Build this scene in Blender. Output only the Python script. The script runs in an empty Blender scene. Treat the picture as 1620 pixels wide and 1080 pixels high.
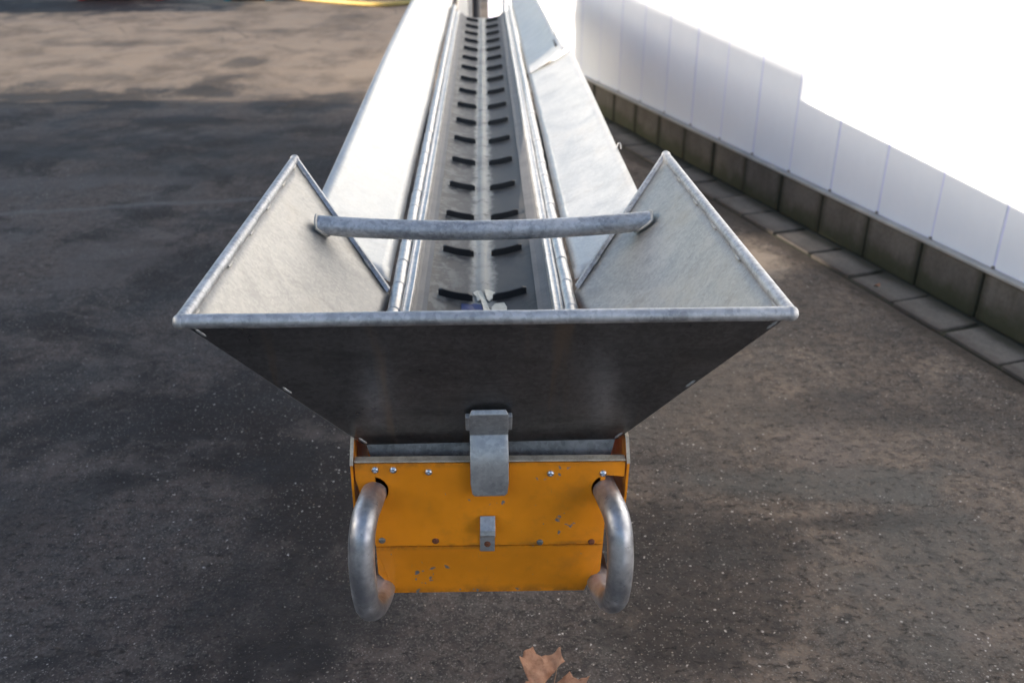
import bpy, bmesh, math, random
from mathutils import Vector, Matrix, noise
random.seed(7)
R = math.radians
sc = bpy.context.scene

# ------------------------------------------------------------------ camera
cam = bpy.data.cameras.new("camera"); cam_o = bpy.data.objects.new("camera", cam)
sc.collection.objects.link(cam_o); sc.camera = cam_o
cam_o.location = (-0.01, 0, 1.6)
cam_o.rotation_euler = (R(90 - 26.8), 0, R(-2.29))
cam.sensor_width = 36; cam.lens = 32.73
cam.clip_start = 0.05; cam.clip_end = 600
cam.dof.use_dof = True; cam.dof.focus_distance = 1.66; cam.dof.aperture_fstop = 4.3

# ------------------------------------------------------------------ light
SUN_TRAVEL = Vector((1.0, 0.05, -0.25))
world = bpy.data.worlds.new("World"); sc.world = world; world.use_nodes = True
wn = world.node_tree.nodes; wl = world.node_tree.links
sky = wn.new("ShaderNodeTexSky"); sky.sky_type = 'NISHITA'; sky.sun_disc = False
sky.sun_elevation = math.atan2(0.25, Vector((1.0, 0.05)).length)
sky.sun_rotation = math.atan2(-1.0, -0.05)
sky.air_density = 1.0; sky.dust_density = 2.5; sky.ozone_density = 2.0
bg = wn["Background"]; bg.inputs["Strength"].default_value = 0.15
wl.new(sky.outputs[0], bg.inputs[0])
sun = bpy.data.lights.new("sun", 'SUN'); sun_o = bpy.data.objects.new("sun", sun)
sc.collection.objects.link(sun_o)
sun.energy = 4.2; sun.angle = R(0.5); sun.color = (1.0, 0.85, 0.70)
sun_o.rotation_euler = SUN_TRAVEL.to_track_quat('-Z', 'Y').to_euler()
sun_o.location = (-20, -1, 8)
sc.view_settings.view_transform = 'Standard'; sc.view_settings.look = 'None'
sc.view_settings.exposure = 1.15; sc.view_settings.gamma = 1.0
sc.view_settings.use_curve_mapping = False

# ------------------------------------------------------------------ node helpers
class NT:
    def __init__(s, name):
        s.m = bpy.data.materials.new(name); s.m.use_nodes = True
        s.t = s.m.node_tree; s.b = s.t.nodes["Principled BSDF"]
        tc = s.t.nodes.new("ShaderNodeTexCoord"); s.obj = tc.outputs["Object"]
        geo = s.t.nodes.new("ShaderNodeNewGeometry"); s.pos = geo.outputs["Position"]
        oi = s.t.nodes.new("ShaderNodeObjectInfo"); s.rnd = oi.outputs["Random"]
    def n(s, k, **kw):
        nd = s.t.nodes.new(k)
        for a, v in kw.items(): setattr(nd, a, v)
        return nd
    def put(s, sock, v):
        if isinstance(v, bpy.types.NodeSocket): s.t.links.new(v, sock)
        elif isinstance(v, (tuple, list)) and len(v) == 3 and sock.type == 'RGBA': sock.default_value = (*v, 1)
        else: sock.default_value = v
    def noise(s, scale, detail=4, rough=.55, vec=None, dist=0, out="Fac"):
        nd = s.n("ShaderNodeTexNoise"); s.put(nd.inputs["Vector"], vec or s.obj)
        nd.inputs["Scale"].default_value = scale; nd.inputs["Detail"].default_value = detail
        nd.inputs["Roughness"].default_value = rough; nd.inputs["Distortion"].default_value = dist
        return nd.outputs[out]
    def voro(s, scale, feature='F1', vec=None, out="Distance"):
        nd = s.n("ShaderNodeTexVoronoi", feature=feature); s.put(nd.inputs["Vector"], vec or s.obj)
        nd.inputs["Scale"].default_value = scale
        return nd.outputs[out]
    def map(s, scale=(1, 1, 1), loc=(0, 0, 0), rot=(0, 0, 0), vec=None):
        nd = s.n("ShaderNodeMapping"); s.put(nd.inputs["Vector"], vec or s.obj)
        nd.inputs["Scale"].default_value = scale; nd.inputs["Location"].default_value = loc; nd.inputs["Rotation"].default_value = rot
        return nd.outputs[0]
    def math(s, op, a, b=0.0, c=None, clamp=False):
        nd = s.n("ShaderNodeMath", operation=op, use_clamp=clamp)
        s.put(nd.inputs[0], a); s.put(nd.inputs[1], b)
        if c is not None: s.put(nd.inputs[2], c)
        return nd.outputs[0]
    def ramp(s, v, a, b, o0=0.0, o1=1.0, smooth=True):
        nd = s.n("ShaderNodeMapRange", interpolation_type='SMOOTHSTEP' if smooth else 'LINEAR')
        s.put(nd.inputs[0], v)
        for i, x in enumerate((a, b, o0, o1)): nd.inputs[i + 1].default_value = x
        return nd.outputs[0]
    def mix(s, f, a, b, mode='MIX'):
        nd = s.n("ShaderNodeMix", data_type='RGBA', blend_type=mode)
        s.put(nd.inputs["Factor"], f); s.put(nd.inputs["A"], a) if False else None
        s.put(nd.inputs[6], a); s.put(nd.inputs[7], b)
        return nd.outputs[2]
    def sep(s, v):
        nd = s.n("ShaderNodeSeparateXYZ"); s.put(nd.inputs[0], v); return nd.outputs
    def bump(s, h, strength=.3, dist=.002):
        nd = s.n("ShaderNodeBump"); s.put(nd.inputs["Height"], h)
        nd.inputs["Strength"].default_value = strength; nd.inputs["Distance"].default_value = dist
        s.t.links.new(nd.outputs[0], s.b.inputs["Normal"])
    def out(s, col=None, rough=None, metal=None, spec=None):
        if col is not None: s.put(s.b.inputs["Base Color"], col)
        if rough is not None: s.put(s.b.inputs["Roughness"], rough)
        if metal is not None: s.put(s.b.inputs["Metallic"], metal)
        if spec is not None: s.put(s.b.inputs["Specular IOR Level"], spec)
        return s.m

def mat_galv(name, lo, hi, rough=(.38, .55), metal=.85, stain=.0, stain_col=(.22, .17, .11), bump=.15, scr=(0.5, 0.2, .8), sk=.4, streak=False):
    t = NT(name)
    cell = t.voro(160, out="Color"); cv = t.sep(cell)[0]
    big = t.noise(9, 5, .6); mid = t.noise(60, 5, .65)
    f = t.math('ADD', t.math('MULTIPLY', big, .55), t.math('ADD', t.math('MULTIPLY', mid, .3), t.math('MULTIPLY', cv, .15)))
    f = t.ramp(f, .3, .68)
    col = t.mix(f, lo, hi)
    # fine scratches in two directions
    s1 = t.noise(22, 3, .5, vec=t.map((1.2, 26, 26), rot=scr))
    s1 = t.ramp(s1, .66, .74)
    s2 = t.ramp(t.noise(34, 2, .5, vec=t.map((30, 1.4, 30), rot=(.3, .9, -.6))), .68, .74)
    col = t.mix(t.math('MULTIPLY', t.math('MAXIMUM', s1, s2), sk), col, tuple(min(1, c * 1.4) for c in hi))
    smear = t.ramp(t.noise(7, 6, .7, vec=t.map((.5, 2.5, 2.5), rot=scr)), .5, .68)
    col = t.mix(t.math('MULTIPLY', smear, sk * .55), col, tuple(c * .72 for c in lo))
    if stain:
        sm = t.ramp(t.noise(5, 6, .7), .52, .75)
        col = t.mix(t.math('MULTIPLY', sm, stain), col, stain_col)
    if streak:
        st = t.ramp(t.noise(1, 4, .6, vec=t.map((14, 2, 1.2))), .56, .70)
        col = t.mix(t.math('MULTIPLY', st, .6), col, (.30, .245, .19))
    spk = t.ramp(t.noise(230, 2, .5), .70, .78)
    col = t.mix(t.math('MULTIPLY', spk, .35), col, (.10, .10, .11))
    r = t.ramp(t.math('ADD', t.math('MULTIPLY', mid, .5), t.math('MULTIPLY', big, .5)), .3, .7, rough[0], rough[1])
    t.bump(t.math('ADD', mid, t.math('MULTIPLY', big, 1.5)), bump, .0015)
    return t.out(col, r, metal)

M = {}
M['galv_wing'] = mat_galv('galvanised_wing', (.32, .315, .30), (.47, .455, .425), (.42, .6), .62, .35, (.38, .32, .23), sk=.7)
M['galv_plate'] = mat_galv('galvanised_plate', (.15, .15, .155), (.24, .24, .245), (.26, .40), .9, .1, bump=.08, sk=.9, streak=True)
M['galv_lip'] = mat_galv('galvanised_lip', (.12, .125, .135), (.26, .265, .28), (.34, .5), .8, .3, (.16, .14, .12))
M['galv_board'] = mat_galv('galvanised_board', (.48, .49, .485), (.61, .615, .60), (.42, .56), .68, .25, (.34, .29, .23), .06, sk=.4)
M['galv_tube'] = mat_galv('galvanised_tube', (.27, .28, .295), (.56, .57, .59), (.44, .62), .78, .25, (.22, .19, .15), .3, sk=.5)
M['galv_old'] = mat_galv('dull_zinc', (.30, .31, .32), (.48, .49, .50), (.42, .58), .7, .2)
M['galv_rail'] = mat_galv('worn_zinc_rail', (.42, .42, .42), (.70, .69, .67), (.28, .5), .8, .35, (.30, .25, .18), .3)

def mat_handle():
    t = NT('worn_handle_tube')
    big = t.noise(14, 5, .65); fine = t.noise(90, 4, .6)
    col = t.mix(t.ramp(big, .35, .65), (.30, .31, .34), (.62, .63, .65))
    x, y, z = t.sep(t.pos)
    dirt = t.ramp(t.noise(48, 6, .7), .58, .68)
    col = t.mix(t.math('MULTIPLY', dirt, .55), col, (.07, .065, .06))
    # rust where the tube runs into the box (deeper than the bow)
    ru = t.math('MULTIPLY', t.ramp(y, 1.27, 1.36), t.ramp(t.noise(26, 5, .6), .38, .6))
    col = t.mix(t.math('MULTIPLY', ru, .45), col, (.30, .12, .04))
    met = t.math('SUBTRACT', .85, t.math('MULTIPLY', t.math('MAXIMUM', ru, dirt), .6))
    t.bump(t.math('ADD', big, t.math('MULTIPLY', fine, .5)), .22, .0015)
    return t.out(col, t.ramp(fine, .3, .7, .36, .52), met)
M['handle'] = mat_handle()

def mat_paint(name, base, chip_amt=.66):
    t = NT(name)
    n1 = t.noise(4, 4, .6); n2 = t.noise(70, 6, .62)
    col = t.mix(t.ramp(n1, .35, .65), tuple(c * .86 for c in base), tuple(min(1, c * 1.08) for c in base))
    grime = t.ramp(t.noise(11, 6, .7), .50, .72)
    col = t.mix(t.math('MULTIPLY', grime, .22), col, (.20, .10, .03))
    x, y, z = t.sep(t.pos)
    # chips grouped below the latch, on the right of the cover and along the bottom edge
    seam = t.ramp(t.math('ABSOLUTE', t.math('SUBTRACT', z, .5065)), .001, .010, 1, 0)
    lowe = t.ramp(z, .384, .41, 1, 0)
    tope = t.ramp(z, .672, .690, 0, 1)
    ge = t.math('MULTIPLY', t.math('MAXIMUM', seam, t.math('MAXIMUM', lowe, tope)), t.ramp(t.noise(24, 6, .7), .36, .62))
    col = t.mix(t.math('MULTIPLY', ge, .55), col, (.12, .062, .022))
    def blob(cx, cz, rx, rz):
        a = t.math('DIVIDE', t.math('SUBTRACT', x, cx), rx); b = t.math('DIVIDE', t.math('SUBTRACT', z, cz), rz)
        return t.math('SUBTRACT', 1.0, t.math('ADD', t.math('MULTIPLY', a, a), t.math('MULTIPLY', b, b)), clamp=True)
    mk = blob(.005, .607, .045, .018)
    for args in ((.135, .555, .05, .035), (-.10, .44, .05, .025), (.0, .392, .16, .007), (.12, .66, .05, .02), (-.12, .43, .03, .05)):
        mk = t.math('MAXIMUM', mk, blob(*args))
    thr = t.math('ADD', n2, t.math('MULTIPLY', mk, .14))
    chip = t.ramp(thr, .705, .72)
    col = t.mix(chip, col, (.24, .25, .25))
    fs = t.ramp(t.noise(30, 2, .5, vec=t.map((28, 3, 1.6), rot=(0, .12, 0))), .72, .76)
    col = t.mix(t.math('MULTIPLY', fs, .5), col, (.24, .17, .10))
    t.bump(t.math('ADD', t.math('MULTIPLY', chip, -1.0), t.math('MULTIPLY', n1, .8)), .25, .0012)
    return t.out(col, t.ramp(n2, .3, .7, .36, .5), t.math('MULTIPLY', chip, .5), .4)
M['orange'] = mat_paint('orange_paint', (.80, .265, .009))
def mat_simple(name, lo, hi, rough=.6, scale=18, metal=0, bump=.1, rv=0.0, spec=.5):
    t = NT(name)
    f = t.ramp(t.math('ADD', t.math('MULTIPLY', t.noise(scale, 5, .6), .7), t.math('MULTIPLY', t.noise(scale * 9, 4, .6), .3)), .32, .68)
    col = t.mix(f, lo, hi)
    if rv:
        col = t.mix(t.math('MULTIPLY', t.math('SUBTRACT', t.rnd, .3), rv, clamp=True), col, tuple(c * .6 for c in lo))
    t.bump(t.noise(scale * 6, 4, .6), bump, .002)
    return t.out(col, rough, metal, spec)
M['edge'] = mat_simple('bare_edge', (.30, .26, .20), (.55, .50, .42), .55, 30, .3)
M['rust'] = mat_simple('rust', (.10, .03, .015), (.20, .07, .03), .8, 60)
M['screw'] = mat_simple('zinc_screw', (.55, .58, .62), (.72, .75, .78), .25, 80, .95)
M['screw_old'] = mat_simple('dull_screw', (.16, .16, .15), (.26, .25, .23), .5, 80, .6)
M['rubber'] = mat_simple('black_rubber', (.006, .007, .009), (.014, .015, .017), .55, 40)
M['skirt'] = mat_simple('grey_rubber_skirt', (.075, .075, .078), (.12, .12, .12), .5, 14)
M['dark_steel'] = mat_simple('dark_steel', (.02, .02, .02), (.05, .045, .04), .6, 20, .3)
M['weld'] = mat_simple('weld_zinc', (.36, .35, .33), (.54, .52, .48), .55, 60, .55)
M['cream'] = mat_simple('cream_print', (.50, .48, .40), (.66, .64, .55), .6, 60)
M['blue'] = mat_simple('blue_print', (.008, .022, .10), (.014, .035, .15), .55, 60)
M['white_paint'] = mat_simple('white_paint', (.74, .74, .72), (.80, .80, .79), .4, 6, 0, .03)
M['black_paint'] = mat_simple('black_paint', (.012, .014, .02), (.022, .024, .032), .4, 10)
M['grey_paint'] = mat_simple('grey_paint', (.38, .39, .40), (.48, .49, .50), .5, 10)
M['yellow'] = mat_simple('yellow_hose', (.60, .42, .10), (.70, .52, .18), .45, 9)
M['red'] = mat_simple('red_plastic', (.35, .02, .02), (.45, .03, .03), .5, 8)
M['teal'] = mat_simple('teal_plastic', (.01, .16, .22), (.02, .22, .28), .5, 8)
M['wood'] = mat_simple('weathered_wood', (.16, .12, .08), (.28, .21, .14), .8, 9)
M['shed'] = mat_simple('shed_render', (.36, .33, .29), (.46, .42, .37), .9, 3)
M['roof'] = mat_simple('roof_sheet', (.14, .08, .06), (.20, .12, .09), .8, 5)

def mat_belt():
    t = NT('belt_rubber')
    x, y, z = t.sep(t.pos)
    xc = t.math('SUBTRACT', x, t.math('MULTIPLY', t.math('SUBTRACT', y, 1.9), .011))
    ax = t.math('ABSOLUTE', xc)
    n = t.noise(22, 6, .68); n2 = t.noise(120, 4, .6); nb = t.noise(5, 4, .6)
    col = t.mix(t.ramp(n, .35, .65), (.032, .033, .034), (.068, .069, .070))
    # wear dust lying along the middle of the belt, fading out to the sides
    edge = t.math('ADD', ax, t.math('MULTIPLY', t.math('SUBTRACT', n, .5), .055))
    dust = t.math('SUBTRACT', 1.0, t.ramp(edge, .014, .036))
    dust = t.math('MULTIPLY', dust, t.ramp(nb, .25, .55, .35, 1))
    col = t.mix(t.math('MULTIPLY', dust, .85), col, (.36, .36, .33))
    left = t.math('MULTIPLY', t.ramp(xc, -.11, .0, 1, 0), t.ramp(n, .45, .6))
    col = t.mix(t.math('MULTIPLY', left, .55), col, (.27, .27, .25))
    blot = t.ramp(t.noise(13, 6, .7), .56, .66)
    col = t.mix(t.math('MULTIPLY', blot, .75), col, (.03, .034, .034))
    sp = t.ramp(n2, .70, .75)
    col = t.mix(t.math('MULTIPLY', sp, .5), col, (.45, .44, .40))
    t.bump(t.math('ADD', n, t.math('MULTIPLY', n2, .4)), .12, .002)
    return t.out(col, t.ramp(n, .3, .7, .46, .64), 0, .4)
M['belt'] = mat_belt()

def mat_asphalt():
    t = NT('asphalt')
    P = t.pos
    x, y, z = t.sep(P)
    big = t.noise(.55, 5, .6, vec=P, dist=.4); mid = t.noise(2.6, 6, .65, vec=P); fine = t.noise(26, 5, .7, vec=P)
    wp = t.n("ShaderNodeVectorMath", operation='ADD'); t.put(wp.inputs[0], P)
    nv = t.n("ShaderNodeVectorMath", operation='SCALE'); t.put(nv.inputs[0], t.noise(60, 2, .5, vec=P, out="Color")); nv.inputs["Scale"].default_value = .012
    t.put(wp.inputs[1], nv.outputs[0]); Pw = wp.outputs[0]
    c1 = t.voro(115, vec=Pw, out="Color"); d1 = t.voro(115, vec=Pw)
    c2 = t.voro(230, vec=Pw, out="Color"); d2 = t.voro(230, vec=Pw)
    r1 = t.sep(c1)[0]; r2 = t.sep(c2)[1]; r3 = t.sep(c1)[2]; r4 = t.sep(c2)[0]
    dirt = t.noise(9, 6, .72, vec=P)
    base = t.mix(t.ramp(t.math('ADD', t.math('MULTIPLY', big, .5), t.math('MULTIPLY', mid, .5)), .36, .64), (.040, .031, .0285), (.108, .083, .073))
    warm = t.ramp(t.math('ADD', x, t.math('MULTIPLY', t.math('SUBTRACT', mid, .5), 1.6)), .05, .95)
    base = t.mix(t.math('MULTIPLY', warm, .85), base, t.mix(t.ramp(mid, .36, .62), (.068, .054, .043), (.19, .148, .114)))
    base = t.mix(t.math('MULTIPLY', t.ramp(dirt, .46, .66), .6), base, (.082, .073, .066))
    base = t.mix(t.math('MULTIPLY', t.ramp(fine, .42, .62), .68), base, (.023, .021, .021), 'MIX')
    base = t.mix(t.math('MULTIPLY', t.ramp(r2, .5, 1), .62), base, (.13, .114, .10))
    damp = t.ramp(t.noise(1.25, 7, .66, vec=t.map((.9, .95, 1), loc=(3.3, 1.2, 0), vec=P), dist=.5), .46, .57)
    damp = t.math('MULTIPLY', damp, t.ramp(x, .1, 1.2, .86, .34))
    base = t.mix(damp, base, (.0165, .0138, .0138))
    worn = t.ramp(t.noise(1.9, 6, .68, vec=t.map((.9, 1.0, 1), loc=(8.1, 5.7, 0), vec=P)), .53, .66)
    base = t.mix(t.math('MULTIPLY', worn, .5), base, (.135, .112, .10))
    # single pale chips of aggregate, in two sizes, thicker in some places than in others
    dens = t.ramp(t.noise(3.5, 4, .6, vec=P), .35, .65, .955, .85)
    chip = t.math('MULTIPLY', t.math('GREATER_THAN', r1, dens), t.ramp(t.math('ADD', d1, t.math('MULTIPLY', r3, .25)), .28, .48, 1, 0))
    base = t.mix(t.math('MULTIPLY', chip, t.ramp(r2, 0, 1, .2, 1)), base, t.mix(r3, (.55, .52, .49), (.38, .28, .19)))
    chip2 = t.math('MULTIPLY', t.math('GREATER_THAN', r4, .90), t.ramp(d2, .3, .5, 1, 0))
    base = t.mix(t.math('MULTIPLY', chip2, .6), base, (.27, .245, .22))
    # dark pits and worn hollows
    pit = t.ramp(t.noise(34, 6, .72, vec=t.map((1, 1.5, 1), vec=P)), .56, .68)
    base = t.mix(t.math('MULTIPLY', pit, .75), base, (.012, .011, .011))
    pit2 = t.ramp(t.noise(11, 5, .7, vec=t.map((1, 1.7, 1), loc=(4, 2, 0), vec=P)), .60, .68)
    base = t.mix(t.math('MULTIPLY', pit2, .5), base, (.014, .013, .013))
    scab = t.ramp(t.noise(17, 7, .74, vec=t.map((.75, 1.7, 1), loc=(1.4, 7.7, 0), rot=(0, 0, .25), vec=P), dist=.3), .575, .625)
    scab = t.math('MULTIPLY', scab, t.ramp(t.noise(1.6, 3, .5, vec=P), .38, .6))
    base = t.mix(t.math('MULTIPLY', scab, .8), base, (.0125, .0115, .012))
    # soil gathered along the outer edge of the paving slabs
    so = t.math('ADD', t.math('MULTIPLY', t.math('SUBTRACT', x, 2.96), -.9575), t.math('MULTIPLY', y, -.2882))
    so = t.math('ADD', so, t.math('MULTIPLY', t.math('SUBTRACT', dirt, .5), .22))
    base = t.mix(t.math('MULTIPLY', t.ramp(so, .26, .33, 1, 0), .75), base, (.034, .028, .022))
    wob = t.math('MULTIPLY', t.math('SUBTRACT', mid, .5), 3.2)
    wob2 = t.math('MULTIPLY', t.math('SUBTRACT', fine, .5), .9)
    def ell(cx, cy, rx, ry, soft=.5, ang=0.0, w=1.0):
        dx = t.math('SUBTRACT', x, cx); dy = t.math('SUBTRACT', y, cy)
        ca, sa = math.cos(ang), math.sin(ang)
        a = t.math('DIVIDE', t.math('ADD', t.math('MULTIPLY', dx, ca), t.math('MULTIPLY', dy, sa)), rx)
        b = t.math('DIVIDE', t.math('SUBTRACT', t.math('MULTIPLY', dy, ca), t.math('MULTIPLY', dx, sa)), ry)
        r = t.math('SQRT', t.math('ADD', t.math('MULTIPLY', a, a), t.math('MULTIPLY', b, b)))
        r = t.math('ADD', r, t.math('ADD', t.math('MULTIPLY', wob, w), wob2))
        return t.ramp(r, 1 - soft, 1 + soft * .5, 1, 0)
    # dry ground further back, the sunlit strip's brightness painted into its colour
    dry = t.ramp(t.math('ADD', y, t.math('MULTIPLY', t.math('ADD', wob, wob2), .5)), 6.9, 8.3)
    lit_dry_col = t.mix(t.ramp(t.noise(1.5, 7, .7, vec=t.map((1.1, .75, 1), vec=P)), .34, .58), (.135, .104, .078), (.27, .212, .16))
    base = t.mix(t.math('MULTIPLY', dry, .86), base, lit_dry_col)
    # damp stains, plus shade painted along the sunlit strip's edge and far left
    for (cx, cy, rx, ry, k) in ((-1.95, 6.75, .75, .16, .85), (-3.3, 7.6, .55, .3, .85), (-2.2, 7.75, .35, .28, .8), (-.9, 7.5, .4, .2, .6), (-4.2, 7.9, .5, .4, .7), (-2.75, 7.5, .3, .4, .8), (-1.4, 7.35, .4, .3, .6), (-3.2, 6.0, .9, .5, .5), (-1.2, 6.0, .9, .25, .45),
                                (-2.16, 9.0, .22, .35, .6), (-2.2, 8.1, .2, .42, .6), (-3.4, 8.3, .5, .35, .4), (-1.8, 5.6, .8, .3, .4),
                                (-1.1, 2.3, .14, .07, .5), (-.62, 2.35, .12, .12, .5), (-1.35, 2.1, .25, .2, .4), (-.5, 1.75, .3, .2, .5),
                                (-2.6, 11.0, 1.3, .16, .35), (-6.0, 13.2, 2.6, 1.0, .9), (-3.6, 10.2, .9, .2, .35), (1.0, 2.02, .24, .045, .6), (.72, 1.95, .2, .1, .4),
                                (-1.5, 12.0, .35, .35, .4), (1.2, 2.62, .4, .12, .4)):
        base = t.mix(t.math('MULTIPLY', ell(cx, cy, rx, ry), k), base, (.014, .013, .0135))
    # paler repairs and dusty smears; the last is a sun patch painted in
    for (cx, cy, rx, ry, k, c) in ((1.0, 2.2, .40, .09, .5, (.078, .080, .075)), (1.2, 1.78, .42, .25, .45, (.078, .079, .073)),
                                   (-1.7, 4.15, .35, .35, .4, (.10, .082, .075)), (-2.3, 5.3, .9, .12, .4, (.10, .09, .088)),
                                   (.72, 2.75, .45, .35, .35, (.095, .082, .07)), (1.18, 4.0, .22, .3, .9, (.24, .20, .16))):
        base = t.mix(t.math('MULTIPLY', ell(cx, cy, rx, ry, .5), k), base, c)
    # cracks: a long seam across the yard plus a fine net further back
    seam = t.math('ABSOLUTE', t.math('SUBTRACT', t.math('ADD', y, t.math('MULTIPLY', wob, .05)), t.math('ADD', 5.15, t.math('MULTIPLY', x, .16))))
    seam = t.math('MULTIPLY', t.ramp(seam, .01, .05, 1, 0), t.ramp(x, -.9, -1.3, 0, 1))
    base = t.mix(t.math('MULTIPLY', seam, .5), base, (.13, .125, .125))
    cr = t.voro(1.1, 'DISTANCE_TO_EDGE', vec=t.map((1, 1, 1), vec=t.noise(1.4, 3, .5, vec=P, out="Color")) if False else P)
    crk = t.math('MULTIPLY', t.ramp(t.math('ADD', cr, t.math('MULTIPLY', t.math('SUBTRACT', fine, .5), .05)), .004, .016, 1, 0), t.ramp(big, .48, .6))
    base = t.mix(t.math('MULTIPLY', crk, .5), base, (.03, .027, .025))
    h = t.math('ADD', t.math('MULTIPLY', r1, .55), t.math('ADD', t.math('MULTIPLY', fine, 1.2), t.math('MULTIPLY', pit, -.9)))
    t.bump(h, .8, .005)
    return t.out(base, t.ramp(mid, .3, .7, .68, .9), 0, .35)
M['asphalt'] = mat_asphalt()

def mat_concrete(name, lo, hi, moss=0.0, rv=.35):
    t = NT(name)
    x, y, z = t.sep(t.pos)
    f = t.ramp(t.math('ADD', t.math('MULTIPLY', t.noise(6, 5, .6, vec=t.pos), .6), t.math('MULTIPLY', t.noise(70, 5, .6), .4)), .35, .65)
    col = t.mix(f, lo, hi)
    col = t.mix(t.math('MULTIPLY', t.rnd, rv), col, tuple(c * .62 for c in lo))
    if moss:
        lowz = t.ramp(t.math('ADD', z, t.math('MULTIPLY', t.math('SUBTRACT', t.noise(9, 5, .6, vec=t.pos), .5), .14)), .03, .13, 1, 0)
        col = t.mix(t.math('MULTIPLY', lowz, moss), col, (.035, .042, .018))
        run = t.ramp(t.noise(5, 4, .6, vec=t.map((3, 3, .5), vec=t.pos)), .52, .68)
        col = t.mix(t.math('MULTIPLY', run, .35), col, (.06, .06, .045))
        sx = t.math('ABSOLUTE', t.math('ADD', t.math('MULTIPLY', t.sep(t.obj)[0], -math.sin(WA)), t.math('MULTIPLY', t.sep(t.obj)[1], math.cos(WA))))
        sx = t.math('ADD', sx, t.math('MULTIPLY', t.math('SUBTRACT', t.noise(12, 4, .6, vec=t.pos), .5), .05))
        col = t.mix(t.math('MULTIPLY', t.ramp(sx, .125, .165), .75), col, (.032, .034, .022))
    if not moss:
        o = t.math('ADD', t.math('MULTIPLY', t.math('SUBTRACT', x, 2.96), -math.cos(WA)), t.math('MULTIPLY', y, -math.sin(WA)))
        o = t.math('ADD', o, t.math('MULTIPLY', t.math('SUBTRACT', t.noise(7, 5, .6, vec=t.pos), .5), .09))
        col = t.mix(t.math('MULTIPLY', t.ramp(o, .05, .12, 1, 0), .8), col, (.025, .026, .016))  # dark mossy wall edge, with the corner shade painted in
        col = t.mix(t.math('MULTIPLY', t.ramp(o, .17, .215), .6), col, (.06, .052, .045))
    t.bump(t.noise(120, 4, .7), .3, .002)
    return t.out(col, .88, 0, .3)
WA = math.atan(.301)                        # the wall leans in towards the conveyor
M['block'] = mat_concrete('concrete_block', (.105, .097, .085), (.165, .152, .135), .8)
M['slab'] = mat_concrete('concrete_slab', (.105, .098, .09), (.165, .152, .138), 0)
M['mortar'] = mat_simple('mossy_joint', (.018, .020, .012), (.035, .036, .022), .95, 20)
M['clad'] = mat_simple('white_cladding', (.72, .78, .86), (.75, .81, .885), .42, 3, 0, .02)
M['joint'] = mat_simple('cladding_joint', (.58, .63, .86), (.64, .69, .92), .4, 12)
M['sill'] = mat_simple('grey_sill', (.30, .30, .29), (.42, .42, .40), .55, 8, .3)
def mat_leaf():
    t = NT('dry_leaf')
    n = t.noise(28, 6, .65); v = t.noise(90, 3, .5, vec=t.map((1, 5, 1)))
    col = t.mix(t.ramp(n, .3, .7), (.23, .105, .06), (.42, .235, .15))
    col = t.mix(t.math('MULTIPLY', t.ramp(v, .58, .7), .4), col, (.16, .065, .03))
    t.bump(n, .5, .003)
    return t.out(col, .7, 0, .3)
M['leaf'] = mat_leaf()
M['vein'] = mat_simple('leaf_vein', (.30, .16, .08), (.42, .25, .14), .7, 30)

# ------------------------------------------------------------------ object helpers
WORLD = {}
def mesh_obj(name, verts, faces, mat, parent=None, smooth=False, bevel=0.0, solid=0.0, label=None, origin=None):
    c = Vector(origin) if origin is not None else sum((Vector(v) for v in verts), Vector()) / len(verts)
    me = bpy.data.meshes.new(name)
    me.from_pydata([tuple(Vector(v) - c) for v in verts], [], faces)
    bm = bmesh.new(); bm.from_mesh(me)
    bmesh.ops.remove_doubles(bm, verts=bm.verts, dist=1e-5)
    bmesh.ops.recalc_face_normals(bm, faces=bm.faces)
    bm.to_mesh(me); bm.free()
    me.materials.append(mat)
    if smooth:
        for p in me.polygons: p.use_smooth = True
        me.set_sharp_from_angle(angle=R(48))
    o = bpy.data.objects.new(name, me); sc.collection.objects.link(o)
    pl = WORLD.get(parent.as_pointer(), Vector()) if parent else Vector()
    o.location = c - pl; WORLD[o.as_pointer()] = c
    if parent: o.parent = parent
    if solid:
        m = o.modifiers.new("solid", 'SOLIDIFY'); m.thickness = solid; m.offset = 0
    if bevel:
        m = o.modifiers.new("bevel", 'BEVEL'); m.width = bevel; m.segments = 2; m.limit_method = 'ANGLE'; m.angle_limit = R(40)
    if label: o['label'] = label
    return o
def copy_at(src, loc, parent, rot=None):
    o = src.copy(); sc.collection.objects.link(o)
    pl = WORLD.get(parent.as_pointer(), Vector()) if parent else Vector()
    o.parent = parent; o.location = Vector(loc) - pl; WORLD[o.as_pointer()] = Vector(loc)
    if rot: o.rotation_euler = rot
    return o
def thing(name, loc, label, cat, group=None):
    o = bpy.data.objects.new(name, None); sc.collection.objects.link(o)
    o.location = loc; o.empty_display_size = .1; WORLD[o.as_pointer()] = Vector(loc)
    o['label'] = label; o['category'] = cat
    if group: o['group'] = group
    return o
def tag(o, label, cat, group=None):
    o['label'] = label; o['category'] = cat
    if group: o['group'] = group
    return o
def structure(o): o['kind'] = 'structure'; return o
def box_vf(x0, x1, y0, y1, z0, z1, T=None):
    v = [(x, y, z) for z in (z0, z1) for y in (y0, y1) for x in (x0, x1)]
    if T: v = [T(*p) for p in v]
    return v, [(0, 2, 3, 1), (4, 5, 7, 6), (0, 1, 5, 4), (2, 6, 7, 3), (0, 4, 6, 2), (1, 3, 7, 5)]
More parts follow.
